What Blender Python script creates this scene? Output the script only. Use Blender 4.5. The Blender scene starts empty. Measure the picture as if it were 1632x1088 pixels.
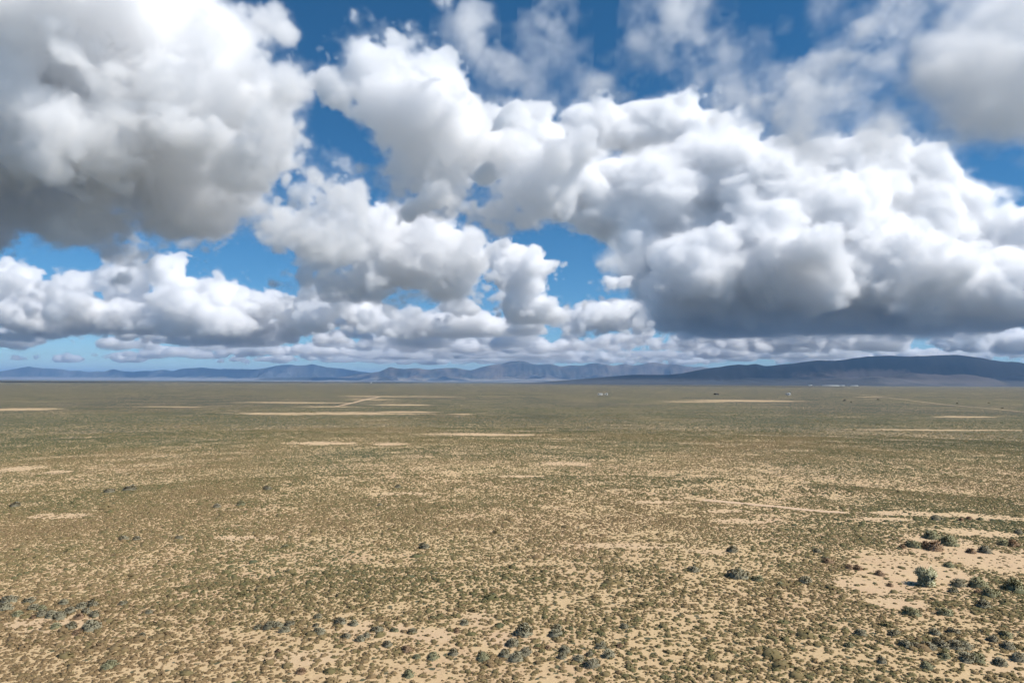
import bpy, math, random, time
import numpy as np

S = bpy.context.scene
COL = S.collection
R = math.radians
T0 = time.time()

# ------------------------------------------------------------------ camera, sky, sun, exposure
CAM_H = 20.0
PITCH, ROLL = 3.39, 0.31
cam = bpy.data.cameras.new('camera')
cam.lens, cam.sensor_width = 24.0, 36.0
cam.clip_start, cam.clip_end = 0.5, 300000.0
cam_o = bpy.data.objects.new('camera', cam)
COL.objects.link(cam_o)
cam_o.location = (0, 0, CAM_H)
from mathutils import Matrix, Vector, Euler
cam_o.rotation_euler = (Matrix.Rotation(R(90 + PITCH), 3, 'X') @ Matrix.Rotation(R(ROLL), 3, 'Z')).to_euler()
S.camera = cam_o

SUN_EL, SUN_AZ = 50.0, 111.0            # azimuth clockwise from the view direction (+Y)
sun_dir = Vector((math.cos(R(SUN_EL)) * math.sin(R(SUN_AZ)), math.cos(R(SUN_EL)) * math.cos(R(SUN_AZ)), math.sin(R(SUN_EL))))
W = bpy.data.worlds.new('World'); S.world = W; W.use_nodes = True
wn = W.node_tree.nodes; wl = W.node_tree.links
sky = wn.new('ShaderNodeTexSky'); sky.sky_type = 'NISHITA'; sky.sun_disc = False
sky.sun_elevation = R(SUN_EL); sky.sun_rotation = R(SUN_AZ)
sky.altitude = 2500; sky.air_density = 1.0; sky.dust_density = 0.05; sky.ozone_density = 6.0
bg = wn['Background']; bg.inputs['Strength'].default_value = 0.080
hs = wn.new('ShaderNodeHueSaturation'); hs.inputs['Saturation'].default_value = 1.20; hs.inputs['Hue'].default_value = 0.490
wl.new(sky.outputs['Color'], hs.inputs['Color']); wl.new(hs.outputs['Color'], bg.inputs['Color'])
sl = bpy.data.lights.new('sun', 'SUN'); sl.energy = 4.15; sl.angle = R(0.55); sl.color = (1.0, 0.955, 0.89)
sun_o = bpy.data.objects.new('sun', sl); COL.objects.link(sun_o)
sun_o.rotation_euler = sun_dir.to_track_quat('Z', 'Y').to_euler(); sun_o.location = (0, 0, 60)

S.view_settings.view_transform = 'Standard'; S.view_settings.look = 'None'
S.view_settings.exposure = 0.38; S.view_settings.gamma = 1.0
S.render.engine = 'CYCLES'
cy = S.cycles
cy.max_bounces = 44; cy.diffuse_bounces = 3; cy.glossy_bounces = 2; cy.transmission_bounces = 4; cy.transparent_max_bounces = 8
cy.volume_bounces = 44
cy.volume_step_rate = 2.5; cy.volume_max_steps = 400
cy.use_adaptive_sampling = True; cy.adaptive_threshold = 0.03; cy.adaptive_min_samples = 24
cy.use_denoising = True
try:
    cy.denoiser = 'OPENIMAGEDENOISE'; cy.denoising_input_passes = 'RGB_ALBEDO_NORMAL'; cy.denoising_prefilter = 'ACCURATE'
except Exception:
    pass
cy.caustics_reflective = False; cy.caustics_refractive = False

# ------------------------------------------------------------------ geometry of the view
FPX = 24.0 / 36.0 * 1632
ROT = np.array(cam_o.rotation_euler.to_matrix())
def ray(px, py):
    d = ROT @ np.array([(px - 816) / FPX, (544 - py) / FPX, -1.0])
    return d / np.linalg.norm(d)
def at(px, py, D):
    """the point seen at a photograph pixel, D metres ahead"""
    d = ray(px, py); return np.array([0, 0, CAM_H]) + d * (D / d[1])
def ground(px, py, z=0.0):
    d = ray(px, py); return np.array([0, 0, CAM_H]) + d * ((z - CAM_H) / d[2])

# ------------------------------------------------------------------ clouds: real volumes of droplets
def spline(n, m):
    x = np.linspace(0, m - 3 - 1e-6, n); i = np.floor(x).astype(int); t = x - i
    w = np.stack([(1 - t) ** 3, 3 * t ** 3 - 6 * t ** 2 + 4, -3 * t ** 3 + 3 * t ** 2 + 3 * t + 1, t ** 3], 1) / 6
    M = np.zeros((n, m), np.float32)
    for k in range(4): M[np.arange(n), np.clip(i + k, 0, m - 1)] += w[:, k]
    return M
def noise3(rng, shape, size, scale):
    m = [max(4, int(round(s / q)) + 3) for s, q in zip(size, scale)]
    a = rng.standard_normal(m).astype(np.float32)
    a = np.einsum('ai,ijk->ajk', spline(shape[0], m[0]), a, optimize=True)
    a = np.einsum('bj,ajk->abk', spline(shape[1], m[1]), a, optimize=True)
    a = np.einsum('ck,abk->abc', spline(shape[2], m[2]), a, optimize=True)
    return a * 2.2
def density_group():
    ng = bpy.data.node_groups.new('density_field', 'GeometryNodeTree')
    I = ng.interface
    I.new_socket('Geometry', in_out='INPUT', socket_type='NodeSocketGeometry')
    I.new_socket('Geometry', in_out='OUTPUT', socket_type='NodeSocketGeometry')
    return ng
def make_cloud(name, puffs, voxel, sigma, soft, billow, seed, label, mat, base=None, rough=0.55, big=400.0, pad=1.3, wisp=0.0, fall=0.75, fringe=0.0, shrink=0.17):
    rng = np.random.default_rng(seed)
    P = []
    for p in puffs:
        px, py, rx, ry, D = p[:5]
        c = at(px, py, D); k = D / FPX
        P.append((c[0], c[1], c[2], rx * k, (p[5] if len(p) > 5 else 0.5 * (rx + ry)) * k, ry * k))
    P = np.array(P)
    m = 0.9 * rough * big; lo = (P[:, :3] - P[:, 3:] * 1.05).min(0) - m; hi = (P[:, :3] + P[:, 3:] * 1.05).max(0) + m
    if base is not None: lo[2] = max(lo[2], base - 2 * voxel)
    n = np.ceil((hi - lo) / voxel).astype(int) + 1
    hi = lo + (n - 1) * voxel
    ax = [np.linspace(lo[i], hi[i], n[i], dtype=np.float32) for i in range(3)]
    sd = np.full(n, -1e4, np.float32)
    for (cx, cy_, cz, a, b, c) in P:
        r = (a * b * c) ** (1 / 3)
        sl_ = []
        for i, (cc, rr) in enumerate(((cx, a), (cy_, b), (cz, c))):
            i0 = max(0, int((cc - rr * 1.1 - 1.1 * m - lo[i]) / voxel)); i1 = min(n[i], int((cc + rr * 1.1 + 1.1 * m - lo[i]) / voxel) + 2)
            sl_.append(slice(i0, i1))
        X = ((ax[0][sl_[0]] - cx) / a)[:, None, None] ** 2 + ((ax[1][sl_[1]] - cy_) / b)[None, :, None] ** 2 + ((ax[2][sl_[2]] - cz) / c)[None, None, :] ** 2
        d = (1 - np.sqrt(X)) * min(r, c * 1.3)
        v = sd[sl_[0], sl_[1], sl_[2]]
        k = 0.25 * r                                            # smooth union
        h = np.clip(0.5 + 0.5 * (v - d) / k, 0, 1)
        sd[sl_[0], sl_[1], sl_[2]] = d * (1 - h) + v * h + k * h * (1 - h)
    size = hi - lo
    s, f = big, np.zeros(n, np.float32)
    while s > voxel * 1.5:
        q = noise3(rng, n, size, (s, s, s * 0.85))
        f += big * (s / big) ** fall * ((np.abs(q) - 0.45) * 1.3 * billow + q * 0.5 * (1 - billow))
        s *= 0.53
    sd += rough * (f - f.mean() - shrink * big)
    for k in range(3):                                              # thin out before the end of the grid
        e = np.minimum(ax[k] - lo[k], hi[k] - ax[k]); e = np.clip(0.45 * m - e, 0, None) * 3 + np.where(e < 1.5 * voxel, 1e5, 0)
        if k == 2 and base is not None: e = np.where(ax[2] < 0.5 * (lo[2] + hi[2]), 0, e)
        sd -= e.astype(np.float32).reshape([-1 if q == k else 1 for q in range(3)])
    if base is not None:
        q = noise3(rng, n[:2].tolist() + [4], size, (big, big, 1e9))[:, :, :1]
        zz = ax[2][None, None, :] - base - 60 * q
        sd = np.minimum(sd, zz * 0.8)
    den = np.clip(sd / soft, 0, 1)
    if fringe:                                                      # torn, half transparent rags round the edge
        q = noise3(rng, n, size, (big * 0.45,) * 3) + 0.6 * noise3(rng, n, size, (big * 0.16,) * 3)
        den = np.maximum(den, fringe * np.clip(1 + sd / (1.6 * soft), 0, 1) ** 2 * np.clip(q + 0.1, 0, 1.2))
    if wisp: den *= np.clip(1 + wisp * noise3(rng, n, size, (big * 0.6,) * 3), 0, 2)
    den *= sigma
    # the field is handed over in the pixels of a picture made here, in memory
    N = den.size
    wpx = 4096; hpx = -(-N // wpx)
    buf = np.zeros((wpx * hpx, 4), np.float32); buf[:N, 0] = den.ravel() / sigma; buf[:, 3] = 1
    im = bpy.data.images.new('droplet_field', wpx, hpx, float_buffer=True, is_data=True)
    im.pixels.foreach_set(buf.ravel())
    o = bpy.data.objects.new(name, bpy.data.volumes.new(name)); COL.objects.link(o)
    ng = density_group(); nd, lk = ng.nodes, ng.links
    gi = nd.new('NodeGroupInput'); go = nd.new('NodeGroupOutput')
    pos = nd.new('GeometryNodeInputPosition')
    sub = nd.new('ShaderNodeVectorMath'); sub.operation = 'SUBTRACT'; sub.inputs[1].default_value = lo.tolist()
    div = nd.new('ShaderNodeVectorMath'); div.operation = 'SCALE'; div.inputs['Scale'].default_value = 1.0 / voxel
    sep = nd.new('ShaderNodeSeparateXYZ')
    lk.new(pos.outputs[0], sub.inputs[0]); lk.new(sub.outputs[0], div.inputs[0]); lk.new(div.outputs[0], sep.inputs[0])
    def iround(sock):
        q = nd.new('FunctionNodeFloatToInt'); q.rounding_mode = 'ROUND'; lk.new(sock, q.inputs[0]); return q.outputs[0]
    def imath(op, a, b):
        q = nd.new('FunctionNodeIntegerMath'); q.operation = op
        for k, v in enumerate((a, b)):
            if isinstance(v, int): q.inputs[k].default_value = v
            else: lk.new(v, q.inputs[k])
        return q.outputs[0]
    fl = imath('ADD', imath('MULTIPLY', imath('ADD', imath('MULTIPLY', iround(sep.outputs[0]), int(n[1])), iround(sep.outputs[1])), int(n[2])), iround(sep.outputs[2]))
    def fmath(op, a, b):
        q = nd.new('ShaderNodeMath'); q.operation = op
        for k, v in enumerate((a, b)):
            if isinstance(v, (int, float)): q.inputs[k].default_value = v
            else: lk.new(v, q.inputs[k])
        return q.outputs[0]
    uv = nd.new('ShaderNodeCombineXYZ')
    lk.new(fmath('DIVIDE', fmath('ADD', imath('MODULO', fl, wpx), 0.5), wpx), uv.inputs[0])
    lk.new(fmath('DIVIDE', fmath('ADD', imath('DIVIDE', fl, wpx), 0.5), hpx), uv.inputs[1])
    si = nd.new('GeometryNodeImageTexture'); si.interpolation = 'Closest'; si.inputs['Image'].default_value = im
    lk.new(uv.outputs[0], si.inputs['Vector'])
    sx = nd.new('FunctionNodeSeparateColor'); lk.new(si.outputs['Color'], sx.inputs[0])
    vc = nd.new('GeometryNodeVolumeCube')
    lk.new(fmath('MULTIPLY', sx.outputs[0], sigma), vc.inputs['Density'])
    vc.inputs['Min'].default_value = lo.tolist(); vc.inputs['Max'].default_value = hi.tolist()
    for i, k in enumerate('XYZ'): vc.inputs['Resolution ' + k].default_value = int(n[i])
    sm = nd.new('GeometryNodeSetMaterial'); sm.inputs['Material'].default_value = mat
    lk.new(vc.outputs[0], sm.inputs[0]); lk.new(sm.outputs[0], go.inputs[0])
    md = o.modifiers.new('density', 'NODES'); md.node_group = ng
    o['label'] = label; o['category'] = 'cloud'
    print('cloud', name, n, round(N / 1e6, 2), 'M', 'filled', round(float((den > 0).mean()), 2), 'lo', lo.round(), 'hi', hi.round(), round(time.time() - T0, 1), flush=True)
    return o

def cloud_material(name, col=(1, 1, 1), g=0.3):
    m = bpy.data.materials.new(name); m.use_nodes = True
    nt = m.node_tree; nt.nodes.clear()
    out = nt.nodes.new('ShaderNodeOutputMaterial'); v = nt.nodes.new('ShaderNodeVolumePrincipled')
    v.inputs['Color'].default_value = (*col, 1); v.inputs['Anisotropy'].default_value = g; v.inputs['Density'].default_value = 1.0
    nt.links.new(v.outputs[0], out.inputs['Volume'])
    return m
CM = cloud_material('cloud_droplets', (0.9975, 0.9970, 0.9975))


# ------------------------------------------------------------------ colours of the place
SOIL_A, SOIL_B, SOIL_C, SOIL_BARE = (0.57, 0.410, 0.225), (0.56, 0.380, 0.225), (0.60, 0.435, 0.240), (0.61, 0.435, 0.285)
PLANT_A, PLANT_B, PLANT_C, PLANT_D = (0.112, 0.110, 0.060), (0.092, 0.096, 0.056), (0.078, 0.080, 0.052), (0.067, 0.073, 0.052)
TUFT = ((0.230, 0.158, 0.082), (0.210, 0.158, 0.075), (0.138, 0.124, 0.055), (0.098, 0.104, 0.056))
TUFT_R, TUFT_N = 0.130, 11.5
HAZE_COL, HAZE_D = (0.29, 0.56, 1.0), 2.6e-5

# ------------------------------------------------------------------ helpers for meshes and materials
def tag(o, label=None, cat=None, group=None, kind=None):
    if label: o['label'] = label
    if cat: o['category'] = cat
    if group: o['group'] = group
    if kind: o['kind'] = kind
    return o
def mesh_obj(name, V, F, mat, parent=None, smooth=False, tint=None, nor=None):
    """V (n,3); F a list of index arrays (each (m,3) or (m,4)) or of plain lists; tint: per-vertex value"""
    me = bpy.data.meshes.new(name)
    V = np.asarray(V, np.float32)
    if nor is not None:                                             # loose leaves: each faces out of its own plant
        nor = np.asarray(nor, np.float32); T = V.reshape(-1, 3, 3)
        fl = (np.cross(T[:, 1] - T[:, 0], T[:, 2] - T[:, 0]) * nor.reshape(-1, 3, 3)[:, 0]).sum(1) < 0
        V = V.reshape(-1, 3, 3).copy(); V[fl] = V[fl][:, [1, 0, 2]]; V = V.reshape(-1, 3); smooth = True
    me.vertices.add(len(V)); me.vertices.foreach_set('co', V.ravel())
    F = [np.asarray(f, np.int32) for f in F if len(f)]
    me.loops.add(sum(f.size for f in F)); me.loops.foreach_set('vertex_index', np.concatenate([f.ravel() for f in F]))
    n = [np.full(len(f), f.shape[1], np.int32) for f in F]; n = np.concatenate(n)
    me.polygons.add(len(n)); me.polygons.foreach_set('loop_start', np.concatenate([[0], np.cumsum(n)[:-1]]).astype(np.int32))
    try: me.polygons.foreach_set('loop_total', n)
    except Exception: pass
    if smooth: me.polygons.foreach_set('use_smooth', np.ones(len(n), bool))
    if tint is not None:
        a = me.attributes.new('tint', 'FLOAT', 'POINT'); a.data.foreach_set('value', np.asarray(tint, np.float32))
    me.update(calc_edges=True); me.validate()
    if nor is not None:
        q = me.attributes.new('custom_normal', 'FLOAT_VECTOR', 'POINT'); q.data.foreach_set('vector', nor.ravel())
    me.materials.append(mat)
    o = bpy.data.objects.new(name, me); COL.objects.link(o)
    if parent: o.parent = parent
    return o
def boxes(name, bs, mat, parent=None):
    """one mesh of boxes (x0,x1,y0,y1,z0,z1)"""
    V, F = [], []
    for (a, b, c, d, e, f) in bs:
        k = len(V)
        V += [(a, c, e), (b, c, e), (b, d, e), (a, d, e), (a, c, f), (b, c, f), (b, d, f), (a, d, f)]
        F += [[k, k + 3, k + 2, k + 1], [k + 4, k + 5, k + 6, k + 7], [k, k + 1, k + 5, k + 4], [k + 1, k + 2, k + 6, k + 5], [k + 2, k + 3, k + 7, k + 6], [k + 3, k, k + 4, k + 7]]
    return mesh_obj(name, V, [F], mat, parent)
def empty(name, loc, rz=0):
    o = bpy.data.objects.new(name, None); COL.objects.link(o); o.location = loc; o.rotation_euler = (0, 0, rz); o.empty_display_size = 1
    return o
class N:
    """a small node-tree writer"""
    def __init__(s, name):
        s.m = bpy.data.materials.new(name); s.m.use_nodes = True; s.t = s.m.node_tree; s.b = s.t.nodes['Principled BSDF']
        s.b.inputs['Roughness'].default_value = 0.9; s.b.inputs['Specular IOR Level'].default_value = 0.15
    def n(s, typ, **kw):
        x = s.t.nodes.new('ShaderNode' + typ)
        for k, v in kw.items(): setattr(x, k, v)
        return x
    def put(s, sock, v):
        if isinstance(v, bpy.types.NodeSocket): s.t.links.new(v, sock)
        elif v is not None:
            if isinstance(v, (tuple, list)) and len(v) == 3 and sock.type == 'RGBA': v = (*v, 1)
            sock.default_value = v
    def math(s, op, a, b=None, c=None, clamp=False):
        x = s.n('Math', operation=op, use_clamp=clamp)
        for k, v in enumerate((a, b, c)): s.put(x.inputs[k], v)
        return x.outputs[0]
    def mix(s, f, a, b, typ='MIX'):
        x = s.n('Mix', data_type='RGBA', blend_type=typ); s.put(x.inputs[0], f); s.put(x.inputs[6], a); s.put(x.inputs[7], b); return x.outputs[2]
    def ramp(s, v, a, b, c=0.0, d=1.0, typ='SMOOTHSTEP'):
        x = s.n('MapRange', interpolation_type=typ); s.put(x.inputs[0], v)
        for k, q in enumerate((a, b, c, d)): s.put(x.inputs[1 + k], q)
        return x.outputs[0]
    def noise(s, vec, scale, detail=3, rough=0.55, dist=0.0):
        x = s.n('TexNoise'); s.put(x.inputs['Vector'], vec); x.inputs['Scale'].default_value = scale; x.inputs['Detail'].default_value = detail
        x.inputs['Roughness'].default_value = rough; x.inputs['Distortion'].default_value = dist; return x.outputs[0]
    def pos(s): return s.n('NewGeometry').outputs['Position']
    def attr(s, name): return s.n('Attribute', attribute_name=name).outputs['Fac']
    def out(s, col, bump=None, strength=0.3, dist=0.05):
        s.put(s.b.inputs['Base Color'], col)
        if bump is not None:
            x = s.n('Bump'); x.inputs['Strength'].default_value = strength; x.inputs['Distance'].default_value = dist
            s.put(x.inputs['Height'], bump); s.t.links.new(x.outputs[0], s.b.inputs['Normal'])
        return s.m
def paint(name, col, rough=0.6, vary=0.12, scale=2.0):
    k = N(name); q = k.noise(k.n('TexCoord').outputs['Object'], scale, 4)
    k.b.inputs['Roughness'].default_value = rough
    return k.out(k.mix(q, tuple(c * (1 - vary) for c in col), tuple(min(1, c * (1 + vary)) for c in col)))

_tab = np.random.default_rng(77).random((256, 256)).astype(np.float32)
def vn(x, y, scale, seed=0):
    """plain value noise over the plain, 0..1"""
    u, v = x / scale + seed * 17.3, y / scale + seed * 9.1
    i, j = np.floor(u).astype(int), np.floor(v).astype(int); a, b = u - i, v - j
    a, b = a * a * (3 - 2 * a), b * b * (3 - 2 * b)
    g = lambda p, q: _tab[p & 255, q & 255]
    return (g(i, j) * (1 - a) + g(i + 1, j) * a) * (1 - b) + (g(i, j + 1) * (1 - a) + g(i + 1, j + 1) * a) * b
def fb(x, y, scale, seed=0, oct=3):
    s, w, t = 0, 1.0, 0
    for k in range(oct): s = s + w * vn(x, y, scale / 2 ** k, seed + k); t += w; w *= 0.55
    return s / t
def relief(x, y):
    x = np.asarray(x, float); y = np.asarray(y, float); r = np.hypot(x, y)
    f = np.clip((900 - r) / 600, 0, 1) * np.clip((r - 8) / 20, 0, 1)
    return f * ((fb(x, y, 42, 3) - 0.5) * 0.9 + (vn(x, y, 9, 5) - 0.5) * 0.16)

# bare soil patches: (px, py, half width, half height) read off the photograph, kept as ellipses on the plain
PATCH_PX = [(1010, 872, 95, 5), (1120, 882, 40, 7), (1480, 818, 130, 5), (1590, 824, 60, 5), (1410, 829, 62, 3.5), (1545, 880, 110, 32), (1450, 908, 100, 30), (1390, 935, 60, 16),
    (1560, 850, 70, 9), (1190, 832, 55, 4), (1160, 815, 40, 2.5), (765, 691.5, 105, 2.2), (515, 706, 70, 3.0), (620, 707, 40, 2), (520, 658.8, 175, 1.3), (560, 657, 90, 1.0), (650, 656.5, 50, 1.3), (735, 660, 20, 1.2), (430, 660, 60, 1.0),
    (1185, 638.5, 82, 1.5), (1110, 640, 50, 0.7), (36, 652, 62, 2.4), (470, 641.3, 95, 0.9), (605, 631.6, 70, 0.7), (690, 631.8, 50, 0.5), (640, 645, 50, 1.1), (590, 636.5, 40, 0.7), (520, 648, 50, 0.8), (1385, 632.6, 16, 0.5), (1500, 684.5, 150, 1.1), (30, 745, 35, 5),
    (95, 750, 25, 3), (900, 738, 45, 3), (270, 648, 60, 0.7), (400, 855, 70, 4), (100, 820, 55, 5), (1540, 664, 50, 1.2), (830, 758, 60, 2), (640, 787, 50, 3),
    (760, 985, 34, 14), (820, 1018, 40, 12), (590, 1000, 60, 16), (90, 985, 90, 16), (480, 1045, 60, 12), (690, 1010, 40, 12), (1600, 1060, 60, 16), (1430, 960, 60, 10), (1040, 800, 40, 3)]
PATCH = []
for px, py, rx, ry in PATCH_PX:
    c = ground(px, py); a = abs(ground(px + rx, py)[0] - c[0]); b = 0.5 * (ground(px, py - ry)[1] - ground(px, py + ry)[1])
    PATCH.append((c[0], c[1], a, b))
def bare(x, y):
    m = np.zeros_like(x)
    w = fb(x, y, 6, 20) - 0.5
    for (cx, cy_, a, b), q_ in zip(PATCH, PATCH_PX):
        d = ((x - cx) / a) ** 2 + ((y - cy_) / b) ** 2
        m = np.maximum(m, np.clip((1.15 - d + 1.6 * w) / 0.7, 0, 1) * (1.1 if q_[1] < 720 else 1))
    return m

# ------------------------------------------------------------------ the plain
g = N('dry_plain')
P = g.pos()
sx = g.n('SeparateXYZ'); g.put(sx.inputs[0], P)
flat = g.n('CombineXYZ'); g.put(flat.inputs[0], sx.outputs[0]); g.put(flat.inputs[1], sx.outputs[1]); flat = flat.outputs[0]
ln = g.n('VectorMath', operation='LENGTH'); g.put(ln.inputs[0], flat); dist = ln.outputs['Value']
n1 = g.noise(flat, 0.035, 4); n2 = g.noise(flat, 0.3, 4); n3 = g.noise(flat, 4.0, 5, 0.65)
soil = g.mix(g.ramp(n1, 0.35, 0.65), SOIL_A, SOIL_B)
soil = g.mix(g.ramp(n2, 0.3, 0.7), soil, SOIL_C)
soil = g.mix(g.math('MULTIPLY', g.ramp(n3, 0.35, 0.75), 0.5), soil, g.mix(0.5, soil, (0.16, 0.10, 0.055)))
warp = g.noise(flat, 0.16, 3)
bm = None
for cx, cy_, a, b in PATCH:
    u = g.math('MULTIPLY_ADD', sx.outputs[0], 1 / a, -cx / a); v = g.math('MULTIPLY_ADD', sx.outputs[1], 1 / b, -cy_ / b)
    d = g.math('MULTIPLY_ADD', u, u, g.math('MULTIPLY', v, v))
    bm = d if bm is None else g.math('MINIMUM', bm, d)
bmask = g.ramp(g.math('ADD', bm, g.math('MULTIPLY', g.math('SUBTRACT', warp, 0.5), 3.6)), 1.5, 0.25)
# low plants too small or too far to stand up one by one
vor = g.n('TexVoronoi', feature='F1'); wv = g.n('VectorMath', operation='MULTIPLY_ADD')
nc = g.n('TexNoise'); g.put(nc.inputs['Vector'], flat); nc.inputs['Scale'].default_value = 2.2; nc.inputs['Detail'].default_value = 2
g.put(wv.inputs[0], nc.outputs['Color']); wv.inputs[1].default_value = (0.55, 0.55, 0); g.put(wv.inputs[2], flat)
g.put(vor.inputs['Vector'], wv.outputs[0]); vor.inputs['Scale'].default_value = 1.35
sv = g.n('SeparateColor'); g.put(sv.inputs[0], vor.outputs['Color'])
cover = g.math('ADD', g.ramp(dist, 80, 420, 0.22, 1.25), g.math('MULTIPLY', g.math('SUBTRACT', g.noise(flat, 0.02, 4), 0.5), 0.9))
rad = g.math('MULTIPLY', g.math('ADD', cover, g.math('MULTIPLY', g.math('SUBTRACT', sv.outputs[0], 0.5), 0.7)), 0.62)
spot = g.ramp(g.math('SUBTRACT', vor.outputs['Distance'], rad), 0.04, -0.05)
pl = g.mix(g.ramp(g.noise(flat, 0.011, 4), 0.35, 0.65), PLANT_A, PLANT_B)
pl = g.mix(g.math('MULTIPLY', sv.outputs[1], 0.6), pl, PLANT_C)
band = g.noise(flat, 0.0045, 5, 0.6)
pl = g.mix(g.ramp(band, 0.42, 0.58, 0, 0.95), pl, PLANT_D)
cov2 = g.math('MULTIPLY', spot, g.math('SUBTRACT', 1.0, g.math('MULTIPLY', bmask, 0.85)))
soil = g.mix(g.math('MULTIPLY', bmask, 0.35), soil, SOIL_BARE)
ground_mat = g.out(g.mix(cov2, soil, pl), g.math('ADD', n3, g.math('MULTIPLY', cov2, 1.2)), 0.5, 0.08)

rr = np.concatenate([[0.5], np.geomspace(4, 1500, 170), np.geomspace(1700, 72000, 40)]); seg = 360
th = np.arange(seg) * 2 * np.pi / seg
X = rr[:, None] * np.sin(th)[None]; Y = rr[:, None] * np.cos(th)[None]
V = np.stack([X, Y, relief(X, Y)], -1).reshape(-1, 3)
i, j = np.meshgrid(np.arange(len(rr) - 1), np.arange(seg), indexing='ij'); j2 = (j + 1) % seg
Q = np.stack([i * seg + j, i * seg + j2, (i + 1) * seg + j2, (i + 1) * seg + j], -1).reshape(-1, 4)[:, ::-1]
tag(mesh_obj('ground', V, [Q, [list(range(seg))[::-1]]], ground_mat, smooth=True), kind='structure')

# dirt tracks
trk = N('dirt_track'); q = trk.noise(trk.pos(), 0.4, 5)
trk_m = trk.out(trk.mix(q, tuple(c * 0.85 for c in SOIL_BARE), tuple(c * 1.1 for c in SOIL_BARE)))
def track(pts, width):
    C = np.array([ground(*p)[:2] for p in pts]); t = np.linspace(0, 1, 60); s = np.linspace(0, 1, len(C))
    C = np.stack([np.interp(t, s, C[:, k]) for k in (0, 1)], 1)
    C[1:-1] = (C[:-2] + C[1:-1] * 2 + C[2:]) / 4
    T = np.gradient(C, axis=0); T /= np.linalg.norm(T, axis=1)[:, None]; nn = np.stack([-T[:, 1], T[:, 0]], 1)
    w = width * (0.4 + 0.25 * vn(t * 40, t * 0, 3, 8))[:, None]; w2 = width * (0.4 + 0.25 * vn(t * 40, t * 0, 3, 9))[:, None]
    ls = [C + nn * w, C, C - nn * w2]; V = np.stack(ls, 1)
    V = np.concatenate([V, (relief(V[..., 0], V[..., 1]) + 0.03)[..., None]], -1).reshape(-1, 3)
    F = [[3 * k + a, 3 * k + a + 1, 3 * k + a + 4, 3 * k + a + 3] for k in range(59) for a in (0, 1)]
    return tag(mesh_obj('dirt_track', V, [F], trk_m), kind='structure')
TRACKS = [([(1120, 797), (1180, 802), (1240, 808), (1300, 814.5), (1345, 817)], 1.5), ([(535, 648), (560, 642), (585, 636), (606, 632)], 3.6),
          ([(1310, 622.5), (1345, 626), (1385, 630), (1420, 634), (1460, 639), (1510, 645), (1570, 650), (1640, 657), (1720, 667)], 1.9)]
for p, w in TRACKS: track(p, w)
TPTS = np.concatenate([np.stack([np.interp(np.linspace(0, 1, 200), np.linspace(0, 1, len(p)), [ground(*q)[k] for q in p]) for k in (0, 1)], 1) for p, w in TRACKS[:1]])

# ------------------------------------------------------------------ plants
def tuft_mesh(rng, n, r=1.0, h=0.6, leaf=0.35, up=0.5):
    """n small pointed leaves spread through a low mound"""
    a = rng.random(n) * 2 * np.pi; q = np.sqrt(rng.random(n)); z = rng.random(n)
    rad = q * np.sqrt(np.clip(1 - z ** 2, 0.05, 1)) * r
    c = np.stack([rad * np.cos(a), rad * np.sin(a), z * h], 1)
    d = np.stack([np.cos(a) * 0.9, np.sin(a) * 0.9, np.full(n, up)], 1) + rng.normal(0, 0.45, (n, 3))
    d /= np.linalg.norm(d, axis=1)[:, None]
    s = np.cross(d, rng.normal(0, 1, (n, 3))); s /= np.linalg.norm(s, axis=1)[:, None] + 1e-6
    L = leaf * (0.6 + 0.8 * rng.random(n))[:, None]
    V = np.stack([c - s * L * 0.42 - d * L * 0.3, c + s * L * 0.42 - d * L * 0.3, c + d * L], 1)
    V[:, :, 2] = np.maximum(V[:, :, 2], -0.05)
    return V                                                        # (n, 3 corners, 3)
def dome(rng, m1, m2, h=0.75):
    """a low uneven mound, returned as loose triangles with their soft normals"""
    top = np.array([[rng.normal(0, 0.1), rng.normal(0, 0.1), h]])
    a2 = (np.arange(m2) + rng.random(m2) * 0.5) * 2 * np.pi / m2; r2 = 0.95 + rng.normal(0, 0.17, m2)
    base = np.stack([r2 * np.cos(a2), r2 * np.sin(a2), np.full(m2, -0.06)], 1); T = []
    if m1:
        a1 = (np.arange(m1) + rng.random(m1) * 0.5) * 2 * np.pi / m1; r1 = 0.66 + rng.normal(0, 0.11, m1)
        mid = np.stack([r1 * np.cos(a1), r1 * np.sin(a1), h * (0.68 + rng.normal(0, 0.12, m1))], 1)
        for k in range(m1): T.append([top[0], mid[k], mid[(k + 1) % m1]])
        i = j = 0
        while i < m1 or j < m2:
            if j >= m2 or (i < m1 and (i + 1) / m1 <= (j + 1) / m2): T.append([mid[i % m1], base[j % m2], mid[(i + 1) % m1]]); i += 1
            else: T.append([mid[i % m1], base[j % m2], base[(j + 1) % m2]]); j += 1
    else:
        for k in range(m2): T.append([top[0], base[k], base[(k + 1) % m2]])
    return np.array(T)
leafm = N('low_plants')
t = leafm.attr('tint'); lp = leafm.pos()
lc = leafm.n('ValToRGB'); lc.color_ramp.interpolation = 'LINEAR'
el = lc.color_ramp.elements
for k, (p, c) in enumerate(((0.0, TUFT[0]), (0.35, TUFT[1]), (0.65, TUFT[2]), (1.0, TUFT[3]))):
    e = el[k] if k < 2 else el.new(p)
    e.position = p; e.color = (*c, 1)
leafm.put(lc.inputs[0], t)
leaf_mat = leafm.out(lc.outputs[0])

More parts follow.
